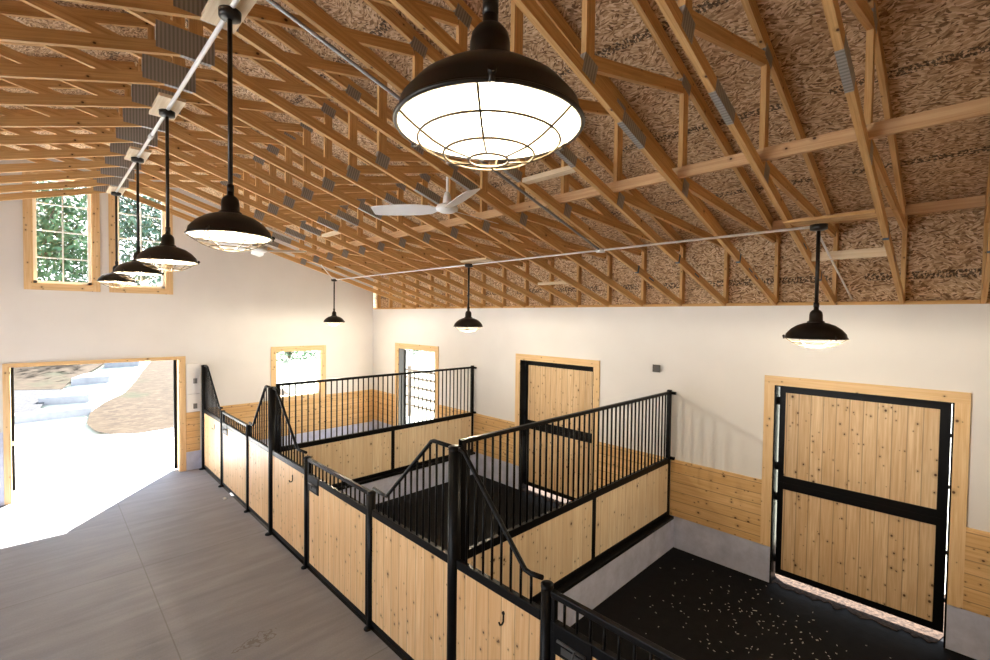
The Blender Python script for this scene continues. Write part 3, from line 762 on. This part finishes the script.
# ------------------------------------------------------------------ boxes on the walls
def wall_box(loc, w, h, d, axis, label, cat, mat, cover=None):
    t = thing('electrical_panel' if cover else 'switch_box', label, cat, loc)
    m = MB()
    if axis == 'y': m.box(-w / 2, w / 2, -d, 0, 0, h)
    else: m.box(-d, 0, -w / 2, w / 2, 0, h)
    m.build('enclosure' if cover else 'back_box', mat, t, bevel=.004)
    m = MB()
    if cover: m.box(cover[0] - .035, cover[0] + .035, -d - .02, -d, cover[1] - .055, cover[1] + .055); m.build('disconnect_box', 'greybox', t, bevel=.003)
    else: m.box(-d - .006, -d, -w / 2 - .006, w / 2 + .006, -.006, h + .006); m.build('cover_plate', 'darkgrey', t)
    return t
wall_box((-.185, -.001, 1.66), .24, .64, .05, 'y', 'tall white electrical panel between doorway and first post', 'electrical panel', 'whitepaint', (.03, .27))
wall_box((-.185, -.001, 1.265), .24, .38, .05, 'y', 'short white electrical box below the tall panel', 'electrical panel', 'whitepaint', (.03, .12))
wall_box((W - .001, -8.42, 2.585), .10, .10, .035, 'x', 'small grey box high on the long wall by the near partition', 'box', 'greybox')

# small litter
m = MB(); m.lathe([(0, 0), (.022, .004), (.03, .016), (.022, .03), (0, .034)], 12)
tag(m.build('pebble', 'pebble', None, (-.16, -2.30, 0)), 'small white pebble on the aisle floor by the stall fronts', 'pebble')
m = MB(); rs = random.Random(3)
for k in range(190):
    u = rs.gauss(3.2, .5); v = rs.gauss(-10.1, .75)
    if not (.4 < u < 4.05 and -12.5 < v < -8.85): continue
    a = rs.uniform(0, PI); l = rs.uniform(.005, .012); w = rs.uniform(.003, .006)
    d = Vector((math.cos(a), math.sin(a), 0)); m.bar(Vector((u, v, .003)) - d * l, Vector((u, v, .003)) + d * l, w, .005)
tag(m.build('straw_bits', 'straw'), 'pale crumbs of bedding scattered on the black floor of the nearest stall', 'bedding', kind='stuff')

# ------------------------------------------------------------------ outdoors
def tz_out(y): return max(0.0, .12 * (y - 5.0)) if y < 24 else 2.28 + .05 * (y - 24)
def sheet(name, poly, dz, mat, label, sub=0, thick=.0):
    m = MB(); vs = [m.bm.verts.new((x, y, tz_out(y) + dz)) for x, y in poly]; f = m.face(vs)
    return m, f
def terrain(name, x0, x1, y0, y1, nx, ny, dz, mat, label, rough=0.0):
    m = MB(); rr = random.Random(5); G = []
    for j in range(ny + 1):
        row = []
        for i in range(nx + 1):
            x = x0 + (x1 - x0) * i / nx; y = y0 + (y1 - y0) * j / ny
            row.append(m.bm.verts.new((x, y, tz_out(y) + dz + rr.uniform(-rough, rough))))
        G.append(row)
    for j in range(ny):
        for i in range(nx): m.face([G[j][i], G[j][i + 1], G[j + 1][i + 1], G[j + 1][i]], None, True)
    return struct(m.build(name, mat), label)
terrain('ground', -45, 60, TH, 60, 30, 60, -.09, 'meadow', 'pale field beyond the barn')
terrain('ground_verge', W + TH, 40, -16, TH, 8, 8, -.06, 'meadow', 'pale ground outside the long wall')
def strip(d, seed):
    rr = random.Random(seed); pts = [(W + 1.3, d[1] + .1), (W + TH + .01, d[1] + .1), (W + TH + .01, d[1] - .02)]
    y = d[1] - .02; k = 0
    while y > d[0] + .05: pts.append((W - .01 + rr.uniform(-.035, .045) + .02 * math.sin(k * .9), y)); y -= .035; k += 1
    pts += [(W + TH + .01, d[0] + .02), (W + TH + .01, d[0] - .1), (W + 1.3, d[0] - .1)]
    q = MB(); q.prism(pts, 'z', -.16, .006); return q
m = strip(RD, 1); struct(m.build('ground_strip', 'chips'), 'stony dirt outside the big split door')
m = strip(MD, 2); struct(m.build('ground_strip', 'chips'), 'stony dirt outside the middle split door')
m = MB(); m.box(-30, XL - TH, -16, TH, -.3, -.02); struct(m.build('apron', 'apron'), 'unseen yard left of the barn, made pale to bounce sunlight')  # out of view; pale surface added to reflect sun through the left opening
m = MB(); m.box(-14, 3.5, TH, 5.05, -.3, -.012); struct(m.build('apron', 'apron'), 'sunlit concrete apron outside the gable doorway')
terrain('ground_field', -45, 60, 25, 60, 20, 20, .03, 'green', 'green field far behind')
def patch(name, poly, dz, mat, label):
    """polygon draped on the slope"""
    m = MB(); vs = [m.bm.verts.new((x, y, 0)) for x, y in poly]; f = m.bm.faces.new(vs)
    ys = [4.9 + .5 * k for k in range(50)]
    for y in ys:
        g = m.bm.faces[:] + m.bm.edges[:] + m.bm.verts[:]
        bmesh.ops.bisect_plane(m.bm, geom=g, plane_co=(0, y, 0), plane_no=(0, 1, 0))
    for v in m.bm.verts: v.co.z = tz_out(v.co.y) + dz
    return struct(m.build(name, mat), label)
patch('lawn', [(4.5, 4.8), (.32, 4.71), (-.13, 4.63), (-.56, 4.54), (-1.18, 4.95), (-1.46, 5.4), (-1.6, 6.2), (-1.45, 7.33), (-1.02, 8.35), (-.43, 9.3), (.1, 11.0), (.45, 12.4), (.95, 14.2), (1.6, 16.5), (3, 22), (4.5, 22)], .0, 'lawn', 'dry straw coloured grass bank right of the path')
patch('lawn', [(-3.3, 10.9), (-2.0, 10.5), (-1.75, 11.6), (-1.3, 12.6), (-.7, 14.2), (.2, 17), (1.0, 22), (-14, 22), (-14, 11.1)], .02, 'lawn', 'dry grass bank left of the path')
patch('gravel_bed', [(-14, 7.3), (-2.7, 7.3), (-2.45, 9.0), (-2.0, 10.45), (-3.3, 10.85), (-14, 11.0)], .02, 'gravel', 'grey gravel bed left of the path')
def slab(poly, zt, h, label, mat='step'):
    c = Vector((sum(p[0] for p in poly) / len(poly), sum(p[1] for p in poly) / len(poly)))
    m = MB(); m.prism([(p[0] - c.x, p[1] - c.y) for p in poly], 'z', 0, h)
    tag(m.build('path_step', mat, None, (c.x, c.y, zt - h)), label, 'step', 'concrete steps of the garden path')
def stepz(y): return tz_out(y) + .17
slab([(-3.2, 7.19), (-1.42, 7.33), (-1.3, 7.75), (-3.2, 7.55)], .42, .34, 'long low concrete curb across the path foot')
slab([(-2.6, 8.93), (-1.4, 8.80), (-.95, 9.9), (-2.1, 10.3)], .64, .36, 'lowest concrete step slab of the path')
slab([(-1.75, 11.3), (-.65, 11.45), (-.1, 12.9), (-1.25, 13.0)], .95, .38, 'middle concrete step slab of the path')
slab([(-.6, 14.1), (.6, 14.2), (1.3, 16.3), (.0, 16.4)], 1.32, .42, 'highest concrete step slab of the path')
# paddock fence seen through the far doorway
FX = 6.5
t = thing('paddock_fence', 'pale rail fence outside the far doorway', 'fence', (FX, 0, -.06))
for k in range(6):
    y = -3.0 + 1.55 * k; m = MB(); m.box(-.05, .05, y - .05, y + .05, 0, 1.75, 'z', 'y', (k, 0)); m.build('post', 'trim' if k == 2 else 'bark', t)
for z in (.42, .72, 1.05, 1.36, 1.62):
    m = MB(); m.box(-.075, -.05, -3.1, 4.9, z - .04, z + .04, 'y', 'z', (0, z)); m.build('rail', 'bark', t)
# trees
def tree(x, y, h, cr, label, mat, seed, n=2600, ls=.17):
    rr = random.Random(seed); z0 = tz_out(y) - .05
    t = thing('tree', label, 'tree', (x, y, z0), 0, 'trees beyond the barn')
    m = MB(); m.tube([(0, 0, 0), (.1, .05, h * .3), (-.05, .1, h * .55), (.1, 0, h * .85)], [.26, .2, .13, .04], 10)
    tips = []
    for k in range(14):
        a = rr.uniform(0, 2 * PI); zs = h * rr.uniform(.22, .62); L = cr * rr.uniform(.6, .95)
        p0 = Vector((0, 0, zs)); p1 = p0 + Vector((math.cos(a) * L * .5, math.sin(a) * L * .5, h * .08)); p2 = p0 + Vector((math.cos(a) * L, math.sin(a) * L, h * rr.uniform(.12, .26)))
        m.tube([p0, p1, p2], [.10, .06, .02], 7); tips += [p1, p2, (p1 + p2) / 2]
    m.build('trunk', 'bark', t)
    tips += [Vector((0, 0, h * .9)), Vector((0, 0, h * .75))]
    m = MB()
    cl = [tp + Vector((rr.gauss(0, .4), rr.gauss(0, .4), rr.gauss(0, .5))) for tp in tips]
    for _ in range(14):
        a = rr.uniform(0, 2 * PI); q = rr.uniform(.3, .9); cl.append(Vector((math.cos(a) * cr * q, math.sin(a) * cr * q, h * rr.uniform(.25, .9))))
    for _ in range(n):
        c = rr.choice(cl) + Vector((rr.gauss(0, .62), rr.gauss(0, .62), rr.gauss(0, .5)))
        u = Vector((rr.gauss(0, 1), rr.gauss(0, 1), rr.gauss(0, 1))).normalized(); v = u.orthogonal().normalized()
        s = ls * rr.uniform(.6, 1.3); m.quad(c - u * s, c - v * s * .5, c + u * s, c + v * s * .5)
    m.build('foliage', mat, t, fixn=False)
tree(-2.9, 21, 9.5, 2.7, 'broad leafy tree seen through the left high window', 'leaf', 1, 6500, .17)
tree(3.2, 25, 11, 3.0, 'pale blue-green tree seen through the right high window', 'leaf_b', 2, 6500, .17)
tree(-10.5, 32, 9, 3.4, 'tree farther left beyond the gable', 'leaf', 3, 2500)
tree(12, 30, 6.5, 3.4, 'low green tree behind the square window', 'leaf', 4, 2600)
tree(18.5, 37, 6.5, 3.4, 'low tree right of the one behind the square window', 'leaf_b', 5, 2600)
tree(26, 29, 6.0, 3.4, 'low tree seen above the far doorway fence', 'leaf', 6, 2600)
def shrub(x, y, h, r, label, seed):
    rr = random.Random(seed); t = thing('shrub', label, 'shrub', (x, y, tz_out(y) - .05), 0, 'shrubs beyond the barn')
    m = MB()
    for k in range(9):
        a = rr.uniform(0, 2 * PI); q = rr.uniform(.2, .8) * r
        m.tube([(0, 0, 0), (math.cos(a) * q * .5, math.sin(a) * q * .5, h * .45), (math.cos(a) * q, math.sin(a) * q, h * .85)], [.03, .02, .008], 6)
    m.build('stem', 'bark', t); m = MB()
    for _ in range(3200):
        a = rr.uniform(0, 2 * PI); q = r * math.sqrt(rr.random()); zz = h * rr.random() * math.sqrt(max(0.0, 1 - (q / r) ** 2 * .7))
        c = Vector((math.cos(a) * q, math.sin(a) * q, zz)); u = Vector((rr.gauss(0, 1), rr.gauss(0, 1), rr.gauss(0, 1))).normalized(); v = u.orthogonal().normalized(); e_ = .09 * rr.uniform(.6, 1.3)
        m.quad(c - u * e_, c - v * e_ * .5, c + u * e_, c + v * e_ * .5)
    m.build('foliage', 'leaf', t, fixn=False)
shrub(7.0, 13.8, 3.1, 1.9, 'green shrub at the left of the square window view', 11)
shrub(11.0, 14.6, 3.2, 2.0, 'green shrub at the right of the square window view', 12)
shrub(15.2, 14.0, 2.7, 1.9, 'green shrub seen at the top of the far doorway', 13)
tree(20, 16, 5.2, 3.2, 'small tree behind the far doorway fence', 'leaf', 8, 2600)

# ------------------------------------------------------------------ light
def sun():
    l = D.lights.new('sun', 'SUN'); l.energy = 48.0; l.angle = .009; l.color = (1, .97, .93)
    o = D.objects.new('sun', l); C.objects.link(o)
    d = Vector((-1.77, -2.33, -2.40)).normalized()
    o.rotation_euler = d.to_track_quat('-Z', 'Y').to_euler(); o.location = (12, 15, 18)
sun()
w = D.worlds.new('sky'); bpy.context.scene.world = w; w.use_nodes = True
nt = w.node_tree; nt.nodes.clear()
out = nt.nodes.new('ShaderNodeOutputWorld'); bg = nt.nodes.new('ShaderNodeBackground'); nt.links.new(bg.outputs[0], out.inputs[0])
tc = nt.nodes.new('ShaderNodeTexCoord'); sp = nt.nodes.new('ShaderNodeSeparateXYZ'); nt.links.new(tc.outputs['Generated'], sp.inputs[0])
rp = nt.nodes.new('ShaderNodeValToRGB'); nt.links.new(sp.outputs[2], rp.inputs[0])
rp.color_ramp.elements[0].position = 0; rp.color_ramp.elements[0].color = (.95, .97, 1, 1)
rp.color_ramp.elements[1].position = .6; rp.color_ramp.elements[1].color = (.55, .72, 1, 1)
nt.links.new(rp.outputs[0], bg.inputs[0]); bg.inputs[1].default_value = 3.0

# ------------------------------------------------------------------ camera
cam = D.cameras.new('camera'); cam.sensor_width = 36; cam.lens = 460.524 / 990 * 36; cam.clip_start = .05; cam.clip_end = 300
co = D.objects.new('camera', cam); C.objects.link(co)
yaw, pit, rol = math.radians(-44.6), math.radians(-1.529), math.radians(.697)
fw = Vector((-math.sin(yaw) * math.cos(pit), math.cos(yaw) * math.cos(pit), math.sin(pit)))
rt = Vector((math.cos(yaw), math.sin(yaw), 0)); up = rt.cross(fw)
rt2 = rt * math.cos(rol) + up * math.sin(rol); up2 = -rt * math.sin(rol) + up * math.cos(rol)
mt = Matrix((rt2, up2, -fw)).transposed().to_4x4(); mt.translation = (-2.514, -11.656, 3.373)
co.matrix_world = mt
sc = bpy.context.scene; sc.camera = co
sc.view_settings.view_transform = 'Standard'; sc.view_settings.look = 'None'; sc.view_settings.gamma = 1; sc.view_settings.use_curve_mapping = False
sc.view_settings.exposure = 0.72
sc.cycles.max_bounces = 12; sc.cycles.diffuse_bounces = 8; sc.cycles.use_denoising = True
